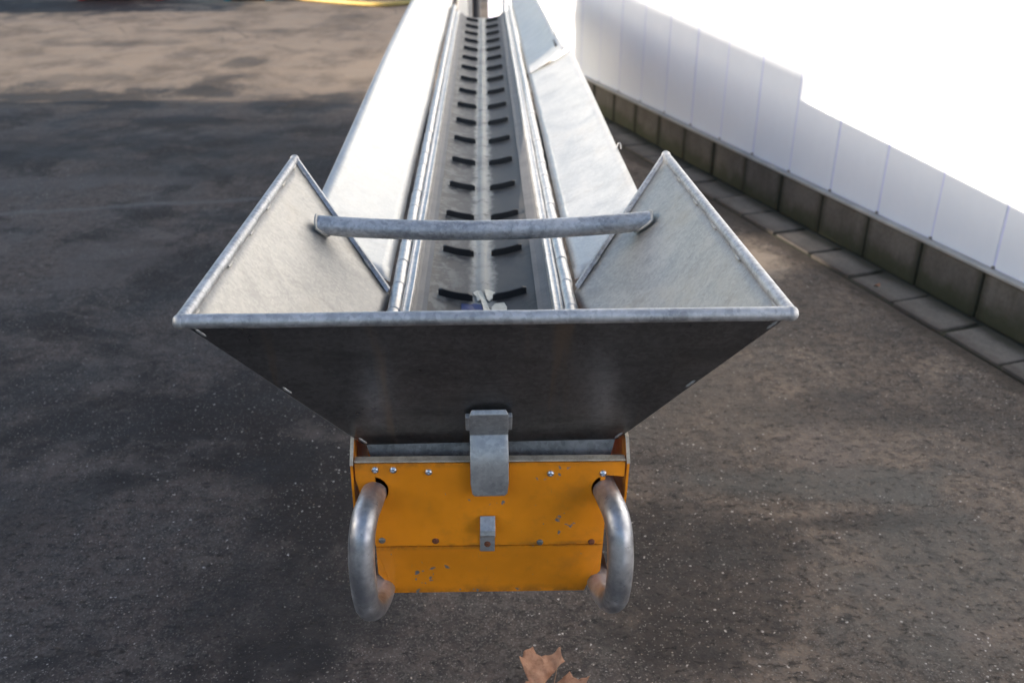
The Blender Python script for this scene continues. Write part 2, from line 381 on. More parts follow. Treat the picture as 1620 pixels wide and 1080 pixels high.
def tube_vf(path, r, seg=14, caps=True, close=False):
    pts = [Vector(p) for p in path]; V = []; F = []
    n = len(pts); up = None
    rr = r if hasattr(r, '__len__') else [r] * n
    for i, p in enumerate(pts):
        a = pts[max(i - 1, 0)]; b = pts[min(i + 1, n - 1)]
        d = (b - a).normalized()
        if up is None:
            up = Vector((0, 0, 1)) if abs(d.z) < .9 else Vector((0, 1, 0))
        s = d.cross(up).normalized(); up = s.cross(d).normalized()
        for k in range(seg):
            an = 2 * math.pi * k / seg
            V.append(p + (s * math.cos(an) + up * math.sin(an)) * rr[i])
    for i in range(n - 1):
        for k in range(seg):
            F.append((i * seg + k, i * seg + (k + 1) % seg, (i + 1) * seg + (k + 1) % seg, (i + 1) * seg + k))
    if caps:
        F.append(tuple(range(seg))); F.append(tuple(range((n - 1) * seg, n * seg)))
    return V, F
def catmull(pts, sub=8):
    P = [Vector(p) for p in pts]; P = [2 * P[0] - P[1]] + P + [2 * P[-1] - P[-2]]; out = []
    for i in range(1, len(P) - 2):
        for s in range(sub):
            t = s / sub
            a, b, c, d = P[i - 1:i + 3]
            out.append(.5 * ((2 * b) + (c - a) * t + (2 * a - 5 * b + 4 * c - d) * t * t + (3 * b - a - 3 * c + d) * t ** 3))
    out.append(P[-2]); return out
def grid_vf(fn, us, vs):
    V = [fn(u, v) for v in vs for u in us]; nu = len(us)
    F = [(j * nu + i, j * nu + i + 1, (j + 1) * nu + i + 1, (j + 1) * nu + i) for j in range(len(vs) - 1) for i in range(nu - 1)]
    return V, F
def lin(a, b, n): return [a + (b - a) * i / (n - 1) for i in range(n)]
def screw_vf(r, h):
    prof = [(r, 0), (r, h * .35), (r * .86, h * .7), (r * .55, h * .95), (0.28 * r, h), (.28 * r, h * .6)]
    V = []; F = []; S = 12
    for (rad, hh) in prof:
        for k in range(S): V.append((rad * math.cos(2 * math.pi * k / S), -hh, rad * math.sin(2 * math.pi * k / S)))
    for i in range(len(prof) - 1):
        for k in range(S): F.append((i * S + k, i * S + (k + 1) % S, (i + 1) * S + (k + 1) % S, (i + 1) * S + k))
    F.append(tuple(range((len(prof) - 1) * S, len(prof) * S))); F.append(tuple(range(S)))
    return V, F

# ------------------------------------------------------------------ ground
def ground_z(x, y):
    if abs(x) > 15 or y > 18 or y < -5: return 0
    return .006 * noise.noise(Vector((x * .6, y * .6, 0)))
xs = [-250, -60, -20] + lin(-14, 14, 85) + [20, 60, 250]; ys = [-250, -60, -12] + lin(-4, 17, 64) + [24, 60, 250]
V, F = grid_vf(lambda x, y: Vector((x, y, ground_z(x, y))), xs, ys)
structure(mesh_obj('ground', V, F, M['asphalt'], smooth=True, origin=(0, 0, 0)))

# ------------------------------------------------------------------ white building on the right
WA = math.atan(.301)                        # the wall leans in towards the conveyor
wd = Vector((-math.sin(WA), math.cos(WA), 0)); wnrm = Vector((-math.cos(WA), -math.sin(WA), 0))
W0 = Vector((2.96, 0, 0))
def WT(s, o, z):                            # s along the wall, o out from its face, z up
    p = W0 + wd * s + wnrm * o; return Vector((p.x, p.y, z))
BW = .345; PW = .345; S_OFF = -.023; ZB = .205; WEND = 9.88
bld = thing('clad_building', WT(5, 0, 0), 'white panel clad building on a mossy concrete block base, right of the conveyor', 'building')
v, f = box_vf(-6, WEND, -4, -.0300, .02, 3.6, WT); mesh_obj('wall', v, f, M['joint'], bld)
v, f = box_vf(-6, WEND - .002, -.0295, -.012, -.02, ZB - .004, WT); mesh_obj('mortar', v, f, M['mortar'], bld)
proto = None
for i in range(-10, 44):
    s = i * BW + S_OFF + BW / 2 + .012
    if s < -2 or s + BW / 2 > WEND: continue
    hh = random.uniform(-.003, .003)
    if proto is None:
        v, f = box_vf(-BW / 2 + .0035, BW / 2 - .0035, -.029, 0, 0.0, ZB - .004, lambda a, b, c: WT(a + s, b, c))
        proto = mesh_obj('concrete_block', v, f, M['block'], bld, bevel=.008)
        pz = WORLD[proto.as_pointer()].z; po = -.0145
    else: copy_at(proto, WT(s, po + hh, pz), bld)
v, f = box_vf(-6, WEND + .003, -.0295, .010, ZB, ZB + .012, WT); mesh_obj('sill', v, f, M['sill'], bld, bevel=.002)
pp = None; cp = None
for i in range(-8, 42):
    s = i * PW + S_OFF + PW / 2
    if s < -2 or s + PW / 2 > WEND: continue
    tilt = random.uniform(-.0012, .0012)
    if pp is None:
        v, f = box_vf(-PW / 2 + .0055, PW / 2 - .0055, -.0355, -.028, ZB + .014, 3.55, lambda a, b, c: WT(a + s, b, c))
        pp = mesh_obj('cladding_panel', v, f, M['clad'], bld, bevel=.0012)
        ppz = WORLD[pp.as_pointer()].z
        v, f = box_vf(-.006, .006, -.0299, -.020, ZB + .0125, ZB + .022, lambda a, b, c: WT(a + s - PW / 2, b, c))
        cp = mesh_obj('panel_clip', v, f, M['screw_old'], bld, bevel=.002); cz = WORLD[cp.as_pointer()].z
    else:
        copy_at(pp, WT(s, -.03175 + tilt, ppz), bld, (0, 0, tilt)); copy_at(cp, WT(s - PW / 2, -.02495, cz), bld)

# paving slabs along the wall base
pav = structure(mesh_obj('pavement', *box_vf(-2, 9.9, .001, .226, -.03, .004, WT), M['mortar']))
sl = None
for i in range(-6, 44):
    s = i * .288 + .05
    if s > 9.7: break
    if sl is None:
        v, f = box_vf(-.133, .133, -.092, .096, -.012, .012, lambda a, b, c: WT(a + s, b + .122, c + .004))
        sl = mesh_obj('paving_slab', v, f, M['slab'], pav, bevel=.006)
    else:
        copy_at(sl, WT(s + random.uniform(-.006, .006), .122 + random.uniform(-.008, .010), .004 + random.uniform(-.003, .004)), pav,
                (random.uniform(-.012, .012), random.uniform(-.012, .012), random.uniform(-.02, .02)))

# ------------------------------------------------------------------ unseen sheds and wall added on the left to shade the yard
def shed(x0, x1, y0, y1, h, label, cat, name):
    t = thing(name, (x0, (y0 + y1) / 2, 0), label, cat)
    v, f = box_vf(x0, x1, y0, y1, 0, h); mesh_obj('wall', v, f, M['shed'], t)
    v, f = box_vf(x0 - .1, x1 + .15, y0 - .1, y1, h, h + .08); mesh_obj('roof', v, f, M['roof'], t)
    for k in range(max(1, int((y1 - y0) / 2.5))):
        yy = y0 + 1.0 + k * 2.5
        v, f = box_vf(x1 - .02, x1 + .02, yy, yy + .9, .0 if k % 2 else .9, 2.0 if h > 2.2 else h - .3)
        mesh_obj('door' if k % 2 else 'window', v, f, M['black_paint'] if k % 2 == 0 else M['wood'], t, bevel=.005)
    return t
shed(-14, -9, -9, 1.72, 3.30, 'tall rendered shed added out of view on the left to shade the hopper', 'shed', 'shade_shed')
gw = thing('shade_wall', (-9, 4.4, 0), 'rendered wall added out of view, stepped to shape the shade, with an opening for a sun patch', 'wall')
HW = 2.95; OY0, OY1, OZ0, OZ1 = 3.32, 3.76, 2.46, 2.68  # added wall: steps and opening shaped for the shadow edges and sun patch
for (a0, a1, b0, b1) in ((1.74, OY0, 0, HW), (OY1, 4.04, 0, HW), (4.04, 6.9, 0, 3.32), (6.9, 7.02, 0, 1.95), (7.02, 7.12, 0, 1.72), (7.12, 7.2, 0, 1.35), (OY0, OY1, 0, OZ0), (OY0, OY1, OZ1, HW)):
    v, f = box_vf(-9.12, -9.0, a0, a1, b0, b1); mesh_obj('wall_section', v, f, M['shed'], gw)
v, f = box_vf(-9.16, -8.96, 1.74, 4.04, HW, HW + .05); mesh_obj('coping', v, f, M['slab'], gw, bevel=.005)
v, f = box_vf(-9.16, -8.96, 4.04, 6.9, 3.32, 3.37); mesh_obj('coping', v, f, M['slab'], gw, bevel=.005)
shed(-15, -10, 12.4, 22, 1.62, 'long low store added out of view to shade the ground behind the sunlit strip', 'shed', 'far_shade_store')

# ------------------------------------------------------------------ the conveyor
conv = thing('belt_conveyor', (0, 2.0, 0), 'long galvanised belt conveyor with flared feed hopper and orange tail cover', 'conveyor')
def cx(y): return .011 * (y - 1.9)
Y0, Y1 = 1.45, 6.44

# belt with its raised middle strip and slightly dished sides
def belt_z(a):
    a = abs(a); z = .735 + .020 * (a / .118) ** 2
    if a < .012: z += .004 * (1 - (a / .012) ** 2)
    return z
us = [-.126, -.118, -.10, -.08, -.06, -.04, -.02, -.012, -.008, 0, .008, .012, .02, .04, .06, .08, .10, .118, .126]
path = [(y, 0) for y in lin(Y0, Y1 - .02, 40)] + [(Y1 - .02 + .1 * math.sin(a), -.1 + .1 * math.cos(a)) for a in lin(.2, 2.6, 9)]
V = [Vector((cx(yy) + u, yy, belt_z(u) + dz)) for (yy, dz) in path for u in us]
nu = len(us); F = [(j * nu + i, j * nu + i + 1, (j + 1) * nu + i + 1, (j + 1) * nu + i) for j in range(len(path) - 1) for i in range(nu - 1)]
belt = mesh_obj('belt', V, F, M['belt'], conv, smooth=True, origin=(0, 1.9, .735))
def cleat_vf(side):
    V = []; F = []; n = 8
    for i in range(n + 1):
        u = .0225 + (.099 - .0225) * i / n
        z = belt_z(u); hgt = .017 * (1 if 0 < i < n else .75)
        yb = .010 * (i / n) ** 1.6
        for (dy, dz) in ((-.006, -.002), (.006, -.002), (.0045, hgt), (-.0045, hgt)):
            V.append(Vector((side * u, yb + dy, z + dz)))
    for i in range(n):
        a, b = i * 4, i * 4 + 4
        for k in range(4): F.append((a + k, a + (k + 1) % 4, b + (k + 1) % 4, b + k))
    F += [(0, 1, 2, 3), (n * 4, n * 4 + 1, n * 4 + 2, n * 4 + 3)]
    return V, F
for side in (-1, 1):
    first = None
    for n_ in range(-1, 17):
        y = 1.922 + .2706 * n_
        if first is None:
            v, f = cleat_vf(side)
            first = mesh_obj('cleat', [p + Vector((cx(y), y, 0)) for p in v], f, M['rubber'], belt, bevel=.0015, origin=(cx(y), y, .74))
        else: copy_at(first, (cx(y) + random.uniform(-.001, .001), y + random.uniform(-.004, .004), .74), belt, (0, 0, random.uniform(-.03, .03)))
# printed mark on the belt next to the first row of cleats
def decal(name, pts, mat, lift):
    pts = [Vector((x + cx(y), y, belt_z(x) + lift)) for x, y in pts]
    return mesh_obj(name, pts, [tuple(range(len(pts)))], mat, belt, solid=.0008)
decal('printed_mark', [(-.047, 1.80), (.006, 1.80), (.004, 1.85), (-.004, 1.885), (-.020, 1.897), (-.026, 1.890), (-.047, 1.892)], M['blue'], .0022)
decal('printed_mark', [(.006, 1.80), (.020, 1.80), (.018, 1.84), (.008, 1.90), (-.003, 1.955), (-.012, 1.965), (-.022, 1.950), (-.014, 1.93), (-.012, 1.905), (-.004, 1.905), (.0, 1.875)], M['cream'], .0044)
decal('printed_mark', [(.004, 1.965), (.017, 1.968), (.030, 1.950), (.044, 1.925), (.040, 1.918), (.022, 1.920), (.016, 1.905), (.010, 1.915)], M['cream'], .0030)
decal('printed_mark', [(.022, 1.80), (.050, 1.80), (.054, 1.865), (.048, 1.892), (.028, 1.892), (.020, 1.875)], M['cream'], .0030)

YS = lin(Y0, Y1, 60)
for sd in (-1, 1):
    prof = [(.119, .7605), (.130, .7625), (.142, .7665), (.1505, .772)]
    V = [Vector((cx(y) + sd * a, y, z + .0006 * math.sin(y * 9))) for y in YS for a, z in prof]
    F = [(j * 4 + i, j * 4 + i + 1, j * 4 + i + 5, j * 4 + i + 4) for j in range(len(YS) - 1) for i in range(3)]
    mesh_obj('rubber_skirt', V, F, M['skirt'], conv, solid=.003)
    prof = [(.149, .7745), (.1535, .7785), (.1595, .7765), (.1655, .7790), (.1705, .776), (.1735, .768)]
    k = len(prof)
    V = [Vector((cx(y) + sd * (a + .0009 * noise.noise(Vector((y * 6, a, sd)))), y, z + .0009 * noise.noise(Vector((y * 9, sd, a * 50))))) for y in YS for a, z in prof]
    F = [(j * k + i, j * k + i + 1, (j + 1) * k + i + 1, (j + 1) * k + i) for j in range(len(YS) - 1) for i in range(k - 1)]
    mesh_obj('clamp_strip', V, F, M['galv_rail'], conv, smooth=True, solid=.003)
    # long piano hinge: knuckle by knuckle
    first = None; y = Y0; i = 0
    while y < Y1 + .3:
        L = .134
        if first is None:
            v, f = tube_vf([(0, -L / 2 + .0016, 0), (0, -L / 2 + .003, 0), (0, L / 2 - .003, 0), (0, L / 2 - .0016, 0)], [.0125, .0145, .0145, .0125], 16)
            o = Vector((cx(y) + sd * .1875, y, .770))
            first = mesh_obj('hinge_knuckle', [p + o for p in v], f, M['galv_rail'], conv, smooth=True, origin=o)
        else: copy_at(first, (cx(y) + sd * (.1875 + random.uniform(-.0008, .0008)), y, .770 + random.uniform(-.0008, .0008)), conv, (0, 0, random.uniform(-.004, .004)))
        y += L; i += 1
    # frame channel below
    prof = [(.174, .757), (.2015, .757), (.2035, .745), (.2035, .60), (.17, .60)]
    k = len(prof); yy = lin(1.40, Y1 + .25, 12)
    V = [Vector((cx(y) + sd * a, y, z)) for y in yy for a, z in prof]
    F = [(j * k + i, j * k + i + 1, (j + 1) * k + i + 1, (j + 1) * k + i) for j in range(len(yy) - 1) for i in range(k - 1)]
    mesh_obj('side_channel', V, F, M['orange'], conv, solid=.003)
v, f = box_vf(-.16, .20, 1.4, Y1 - .15, .615, .62); mesh_obj('belly_plate', v, f, M['dark_steel'], conv)
v, f = tube_vf([(-.10 + .05, Y1 - .02, .635), (.17, Y1 - .02, .635)], .092, 24); mesh_obj('head_drum', v, f, M['dark_steel'], conv, smooth=True)

# flared side boards, two lengths a side
def board(sd, top, y0, y1, warp, nv, name='side_board'):
    # top(y): (|x|, z) of the upper edge
    us = lin(0, 1, 9); vs = lin(y0, y1, nv)
    def fn(u, y):
        xt, zt = top(y)
        xb = (.2115 if y0 < 4 else .2085) + sd * cx(y); w = warp * noise.noise(Vector((y * .9, u * 1.2, sd * 3 + y0)))
        bow = .006 * math.sin(math.pi * u)
        return Vector((sd * (xb + (xt - xb) * u + w + bow), max(y, y0 + .16 * u) if y0 < 2 else y, .766 + (zt - .766) * u - w * .8 - bow * .8))
    V, F = grid_vf(fn, us, vs)
    o = mesh_obj(name, V, F, M['galv_board'], conv, smooth=True, solid=.003)
    return o
def along(keys):                            # upper edge given at a few stations, eased between them
    def g(y):
        for (a, xa, za), (b, xb, zb) in zip(keys, keys[1:]):
            if y <= b or b == keys[-1][0]:
                t = min(1, max(0, (y - a) / (b - a))); t = t * t * (3 - 2 * t)
                return xa + (xb - xa) * t, za + (zb - za) * t
    return g
board(-1, along([(1.955, .404, .868), (4.2, .374, .930), (7.35, .352, .934)]), 1.955, 7.35, .004, 64)
board(1, along([(1.955, .406, .862), (4.36, .432, .875)]), 1.955, 4.36, .003, 30)
board(1, along([(4.345, .404, .884), (4.7, .390, .892), (7.35, .380, .896)]), 4.345, 7.35, .006, 50)
# little hooks on the top edge of the right boards
for (x, y, z, s) in ((.416, 2.72, .866, .5), (.432, 4.28, .876, .6), (.391, 4.70, .894, .6)):
    v, f = tube_vf(catmull([(x - .015 * s, y, z - .012), (x - .004 * s, y - .002, z + .010), (x + .008 * s, y - .004, z + .012), (x + .014 * s, y - .006, z - .004)], 4), .004 * s, 8)
    mesh_obj('board_hook', v, f, M['galv_tube'], conv, smooth=True)
v, f = box_vf(.371, .375, 4.48, 4.62, .866, .880); mesh_obj('board_catch', v, f, M['dark_steel'], conv, bevel=.003)

# undercarriage and stand that carry the frame
for y in (3.1,):
    for sd in (-1, 1):
        v, f = box_vf(sd * .15 + cx(y) - .02, sd * .15 + cx(y) + .02, y - .02, y + .02, .0, .60); mesh_obj('stand_leg', v, f, M['galv_old'], conv, bevel=.003)
    v, f = box_vf(-.13 + cx(y), .13 + cx(y), y - .015, y + .015, .25, .29); mesh_obj('stand_brace', v, f, M['galv_old'], conv, bevel=.003)
y = 5.2
v, f = tube_vf([(-.34 + cx(y), y, .2), (.34 + cx(y), y, .2)], .022, 12); mesh_obj('axle', v, f, M['galv_old'], conv, smooth=True)
for sd in (-1, 1):
    v, f = box_vf(sd * .17 + cx(y) - .02, sd * .17 + cx(y) + .02, y - .03, y + .03, .20, .60); mesh_obj('axle_post', v, f, M['galv_old'], conv, bevel=.003)
    S = 24; V = []; F = []
    pr = [(.12, -.035), (.18, -.045), (.2, -.03), (.2, .03), (.18, .045), (.12, .035)]
    for k in range(S):
        a = 2 * math.pi * k / S
        for (r, dx) in pr: V.append(Vector((sd * .31 + cx(y) + dx, y + r * math.cos(a), .2 + r * math.sin(a))))
    for k in range(S):
        for i in range(6): F.append((k * 6 + i, k * 6 + (i + 1) % 6, ((k + 1) % S) * 6 + (i + 1) % 6, ((k + 1) % S) * 6 + i))
    w = mesh_obj('wheel', V, F, M['rubber'], conv, smooth=True)
    v, f = tube_vf([(sd * .31 + cx(y) - .03, y, .2), (sd * .31 + cx(y) + .03, y, .2)], .121, 20); mesh_obj('rim', v, f, M['white_paint'], w)

# ---- hopper
CX = .005
Fp = {s: Vector((CX + s * .452, 1.247 - s * .004, 1.010)) for s in (-1, 1)}
Tp = {s: Vector((CX + s * .454, 2.238, .974)) for s in (-1, 1)}
Bp = {s: Vector((CX - .004 + s * .204, 1.885, .766)) for s in (-1, 1)}
Ep = {s: Vector((CX + .004 + s * .222, 1.385, .704)) for s in (-1, 1)}
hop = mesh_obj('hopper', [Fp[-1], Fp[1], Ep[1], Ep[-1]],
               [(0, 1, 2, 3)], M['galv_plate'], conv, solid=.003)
mesh_obj('front_lip', [Ep[-1] + Vector((.003, .001, -.001)), Ep[1] + Vector((-.003, .001, -.001)), Ep[1] + Vector((-.016, -.012, -.05)), Ep[-1] + Vector((.016, -.012, -.05))], [(0, 1, 2, 3)], M['galv_lip'], hop, solid=.003)
for s in (-1, 1):
    # wing: gently dished sheet, dropping to a short upright lip beside the belt
    def wing(u, v):
        a = Fp[s].lerp(Ep[s], u); b = Tp[s].lerp(Bp[s], u)
        p = a.lerp(b, v)
        d = .005 * math.sin(math.pi * u) * math.sin(math.pi * v) + .0015 * noise.noise(p * 5)
        return p + Vector((s * .5, 0, -.85)) * d
    V, F = grid_vf(wing, lin(.0, 1, 13), lin(0, 1, 13))
    wing_o = mesh_obj('wing', V, F, M['galv_wing'], hop, smooth=True, solid=.003)
    # rolled rim along the top, folded flange down the back edge
    v, f = tube_vf([Fp[s], Fp[s].lerp(Tp[s], .5) + Vector((0, 0, -.001)), Tp[s]], .0105, 14)
    mesh_obj('rim_tube', v, f, M['galv_tube'], hop, smooth=True)
    e0 = Tp[s]; e1 = Tp[s].lerp(Bp[s], .97)
    nrm = (Bp[s] - Tp[s]).cross(Fp[s] - Tp[s]).normalized() * s
    if nrm.z < 0: nrm = -nrm
    along = (Fp[s] - Tp[s]).normalized()
    prof = [Vector() - along * .004, nrm * .007 - along * .002, nrm * .008 + along * .010, nrm * .0005 + along * .014]
    V = []
    for i in range(10):
        p = e0.lerp(e1, i / 9) + nrm * .0015
        V += [p + q for q in prof]
    F = [(j * 4 + i, j * 4 + i + 1, j * 4 + i + 5, j * 4 + i + 4) for j in range(9) for i in range(3)]
    mesh_obj('back_flange', V, F, M['galv_tube'], hop, solid=.003)
    sph = bmesh.new(); bmesh.ops.create_uvsphere(sph, u_segments=12, v_segments=8, radius=.0118)
    for nm, q in (('rim_corner', Fp[s]), ('rim_corner', Tp[s])):
        mesh_obj(nm, [vv.co + q for vv in sph.verts], [tuple(vv.index for vv in ff.verts) for ff in sph.faces], M['galv_tube'], hop, smooth=True)
    sph.free()
    # weld runs along rim and front seam
    def weld(p, d, L, r, m='weld'):
        d = d.normalized(); pts = [p + d * (L * (i / 4 - .5)) for i in range(5)]
        v, f = tube_vf(pts, [r * .5, r, r * .8, r, r * .45], 7); mesh_obj('weld_bead', v, f, M[m], hop, smooth=True)
    for t_ in (.04, .27, .45, .62, .80, .95):
        p = Fp[s].lerp(Tp[s], t_); inn = (Ep[s].lerp(Bp[s], t_) - p).normalized()
        weld(p + inn * .0125 + nrm * .003, Tp[s] - Fp[s], .028 + .012 * random.random(), .0034)
    for t_ in (.08, .52, .97):
        p = Fp[s].lerp(Ep[s], t_)
        weld(p + Vector((-s * .005, -.001, .002)), Ep[s] - Fp[s], .022, .0034, 'galv_old')
    for t_ in (.10, .80):
        weld(e0.lerp(e1, t_) + nrm * .003 + along * .016, e1 - e0, .03, .0035)
v, f = tube_vf([Fp[-1].lerp(Fp[1], i / 16) + Vector((0, .0008 * noise.noise(Vector((i * .7, 0, 0))), .0012 * noise.noise(Vector((i * .6, 3, 0))))) for i in range(17)], .0108, 16)
mesh_obj('rim_tube', v, f, M['galv_tube'], hop, smooth=True)
# cross bar
pts = []
for i in range(17):
    t_ = i / 16 * 2 - 1
    pts.append((CX + .004 + t_ * .365, 1.955, .906 - .017 * (1 - t_ * t_)))
v, f = tube_vf(pts, .0222, 18)
for s in (-1, 1):   # both ends are cut to sit on the wings
    wn_ = (Bp[s] - Tp[s]).cross(Fp[s] - Tp[s]).normalized()
    for k in (range(18) if s < 0 else range(16 * 18, 17 * 18)):
        v[k] = v[k] + Vector((1, 0, 0)) * ((Tp[s] - v[k]).dot(wn_) / wn_.x)
        v[k].x = max(-.358, min(.374, v[k].x))
bar = mesh_obj('cross_bar', v, f, M['galv_tube'], hop, smooth=True)
for s in (-1, 1):
    C = Vector((CX + .004 + s * .357, 1.955, .905)); V = []
    ring = []
    wn_ = (Bp[s] - Tp[s]).cross(Fp[s] - Tp[s]).normalized(); 
    if wn_.z < 0: wn_ = -wn_
    a_ = Vector((1, 0, 0))
    for k in range(17):
        an = 2 * math.pi * k / 16
        q = Vector((0, math.cos(an), math.sin(an))) * .0225
        # project the ring along x on to the wing plane
        P0 = C + q; dd = (Tp[s] - P0).dot(wn_) / wn_.x
        q = P0 + a_ * dd + wn_ * .001; q.x = max(-.360, min(.376, q.x)); ring.append(q)
    v, f = tube_vf(ring, .0034, 7, caps=False); mesh_obj('weld_ring', v, f, M['weld'], bar, smooth=True)

# latch tongue over the front, with its two side lugs
n_pl = Vector((0, -.305, -.14)).normalized()     # out from the front plate
def on_plate(z, off): # point on the front plate at height z
    t_ = (1.010 - z) / (1.010 - .704); return Vector((0, 1.247 + t_ * .138, z)) + n_pl * off
prof = [on_plate(.803, .008), on_plate(.799, .0145), on_plate(.78, .0145), on_plate(.745, .0145), Vector((0, 1.3345, .712)), Vector((0, 1.329, .690)), Vector((0, 1.328, .655)), Vector((0, 1.328, .634)), Vector((0, 1.328, .629))]
hw = [.0285, .0325, .0330, .0330, .0330, .0330, .0330, .0305, .0255]
V = []; k = 7
for p, h in zip(prof, hw):
    for i in range(k): V.append(p + Vector((.0045 + h * (i / (k - 1) * 2 - 1), 0, 0)))
F = [(j * k + i, j * k + i + 1, (j + 1) * k + i + 1, (j + 1) * k + i) for j in range(len(prof) - 1) for i in range(k - 1)]
mesh_obj('latch_plate', V, F, M['galv_old'], hop, smooth=True, solid=.005, bevel=.0012)
for s in (-1, 1):
    c0 = on_plate(.793, .006); c1 = on_plate(.757, .006); V = []
    for c in (c0, c1):
        for (dx, o) in ((.030, 0), (.0395, 0), (.0395, .010), (.030, .010)): V.append(c + Vector((.0045 + s * dx, 0, 0)) + n_pl * o)
    mesh_obj('latch_lug', V, [(0, 1, 2, 3), (4, 5, 6, 7), (0, 1, 5, 4), (1, 2, 6, 5), (2, 3, 7, 6), (3, 0, 4, 7)], M['galv_old'], hop, bevel=.002)

# ---- orange tail cover
BX = .0055; YB = 1.345
def outline(s):
    pts = [(.2345, .686), (.2345, .656)]
    for an in lin(100, 250, 9):  # round cut-out where the handle enters
        pts.append((.2055 + .0275 * math.cos(R(an)), .631 + .0285 * math.sin(R(an))))
    pts += [(.2060, .600), (.2060, .508)]
    return [(BX + s * a, z) for a, z in pts]
L_ = outline(-1); R_ = outline(1)
up = L_ + R_[::-1]
bm = bmesh.new()
vs_ = [bm.verts.new((x, YB, z)) for x, z in up]
fc = bm.faces.new(vs_); bmesh.ops.triangulate(bm, faces=[fc])
cover = mesh_obj('tail_cover', [v.co.copy() for v in bm.verts], [tuple(v.index for v in f.verts) for f in (bm.verts.index_update() or bm.faces)], M['orange'], conv, solid=.003, origin=(BX, YB, .6))
bm.free()
low = [(-.2060, .5055, 0), (.2060, .5055, 0), (.2060, .438, .008), (.186, .437, .008), (.1845, .408, .012), (.179, .3865, .014), (-.179, .3865, .014), (-.1845, .408, .012), (-.186, .437, .008), (-.2060, .438, .008)]
bm = bmesh.new(); vs_ = [bm.verts.new((BX + a, YB + d, z)) for a, z, d in low]; fc = bm.faces.new(vs_); bmesh.ops.triangulate(bm, faces=[fc]); bm.verts.index_update()
mesh_obj('lower_cover', [v.co.copy() for v in bm.verts], [tuple(v.index for v in f.verts) for f in bm.faces], M['orange'], cover, solid=.003)
bm.free()
v, f = box_vf(BX - .235, BX + .235, YB - .001, YB + .016, .6875, .6905); mesh_obj('top_flange', v, f, M['edge'], cover, bevel=.001)
for s in (-1, 1):
    # side cheek, taller behind the cover
    prof = [(1.341, .684), (1.372, .716), (1.95, .716), (1.95, .56), (1.40, .40), (1.36, .44), (1.341, .63)]
    V = [Vector((BX + s * (.2395 if i else .2395), y, z)) for i, (y, z) in enumerate(prof)]
    mesh_obj('side_cheek', V, [tuple(range(len(V)))], M['orange'], cover, solid=.004)
    ed = [Vector((BX + s * .2395, 1.341, .684)), Vector((BX + s * .2395, 1.372, .716)), Vector((BX + s * .2395, 1.95, .716))]
    V = []
    for p in ed: V += [p + Vector((-.003, -.001, .001)), p + Vector((.003, -.001, .001)), p + Vector((.003, .001, .004)), p + Vector((-.003, .001, .004))]
    mesh_obj('cheek_edge', V, [(0, 1, 5, 4), (1, 2, 6, 5), (2, 3, 7, 6), (3, 0, 4, 7), (4, 5, 9, 8), (5, 6, 10, 9), (6, 7, 11, 10), (7, 4, 8, 11), (0, 1, 2, 3), (8, 9, 10, 11)], M['edge'], cover)
v, f = box_vf(BX - .2, BX + .2, 1.41, 1.42, .42, .70); mesh_obj('inner_plate', v, f, M['dark_steel'], cover)
v, f = tube_vf([(BX - .17, 1.50, .62), (BX + .17, 1.50, .62)], .10, 24); mesh_obj('tail_drum', v, f, M['dark_steel'], conv, smooth=True)
def put_screw(x, z, r, h, mat, ang=0):
    v, f = screw_vf(r, h); ro = Matrix.Rotation(ang, 3, 'Y')
    mesh_obj('screw', [ro @ Vector(p) + Vector((x, YB - .0015, z)) for p in v], f, mat, cover, smooth=False)
for x, z in ((-.194, .6745), (-.163, .674), (-.102, .669), (.110, .664), (.202, .6635)): put_screw(x, z, .0066, .005, M['screw'], random.random())
for x, z, m in ((-.189, .5215, 'screw_old'), (-.093, .519, 'rust'), (.096, .5135, 'screw_old'), (.190, .513, 'rust')): put_screw(x, z, .0062, .004, M[m], random.random())
# small angle bracket in the middle
prof = [(YB - .0025, .496), (YB - .0045, .530), (YB - .006, .540), (YB - .022, .5435), (YB - .024, .549), (YB - .022, .556), (YB - .004, .575)]
V = []
for (y, z) in prof:
    for i in range(3): V.append(Vector((.0005 + .0135 * (i - 1), y, z)))
F = [(j * 3 + i, j * 3 + i + 1, (j + 1) * 3 + i + 1, (j + 1) * 3 + i) for j in range(len(prof) - 1) for i in range(2)]
br = mesh_obj('bracket', V, F, M['galv_old'], cover, solid=.004, bevel=.001)
v, f = screw_vf(.006, .004); mesh_obj('screw', [Vector(p) + Vector((.0005, YB - .0055, .514)) for p in v], f, M['rust'], br)

cover.rotation_euler.y = R(1.0)
# ---- bow handles
for s in (-1, 1):
    pts = [(.200, 1.43, .632), (.2015, 1.37, .633), (.206, 1.31, .641), (.211, 1.270, .641), (.215, 1.245, .622), (.2175, 1.234, .585), (.218, 1.231, .545), (.2175, 1.234, .500), (.216, 1.246, .462), (.212, 1.272, .432), (.207, 1.31, .412), (.202, 1.36, .402), (.200, 1.43, .400)]
    v, f = tube_vf(catmull([(BX + s * a, y, z - (.006 if z > .55 else 0) - (.007 if s > 0 else 0) * (1 if z > .55 else -.3)) for a, y, z in pts], 5), .0222, 20)
    mesh_obj('handle', v, f, M['handle'], conv, smooth=True)

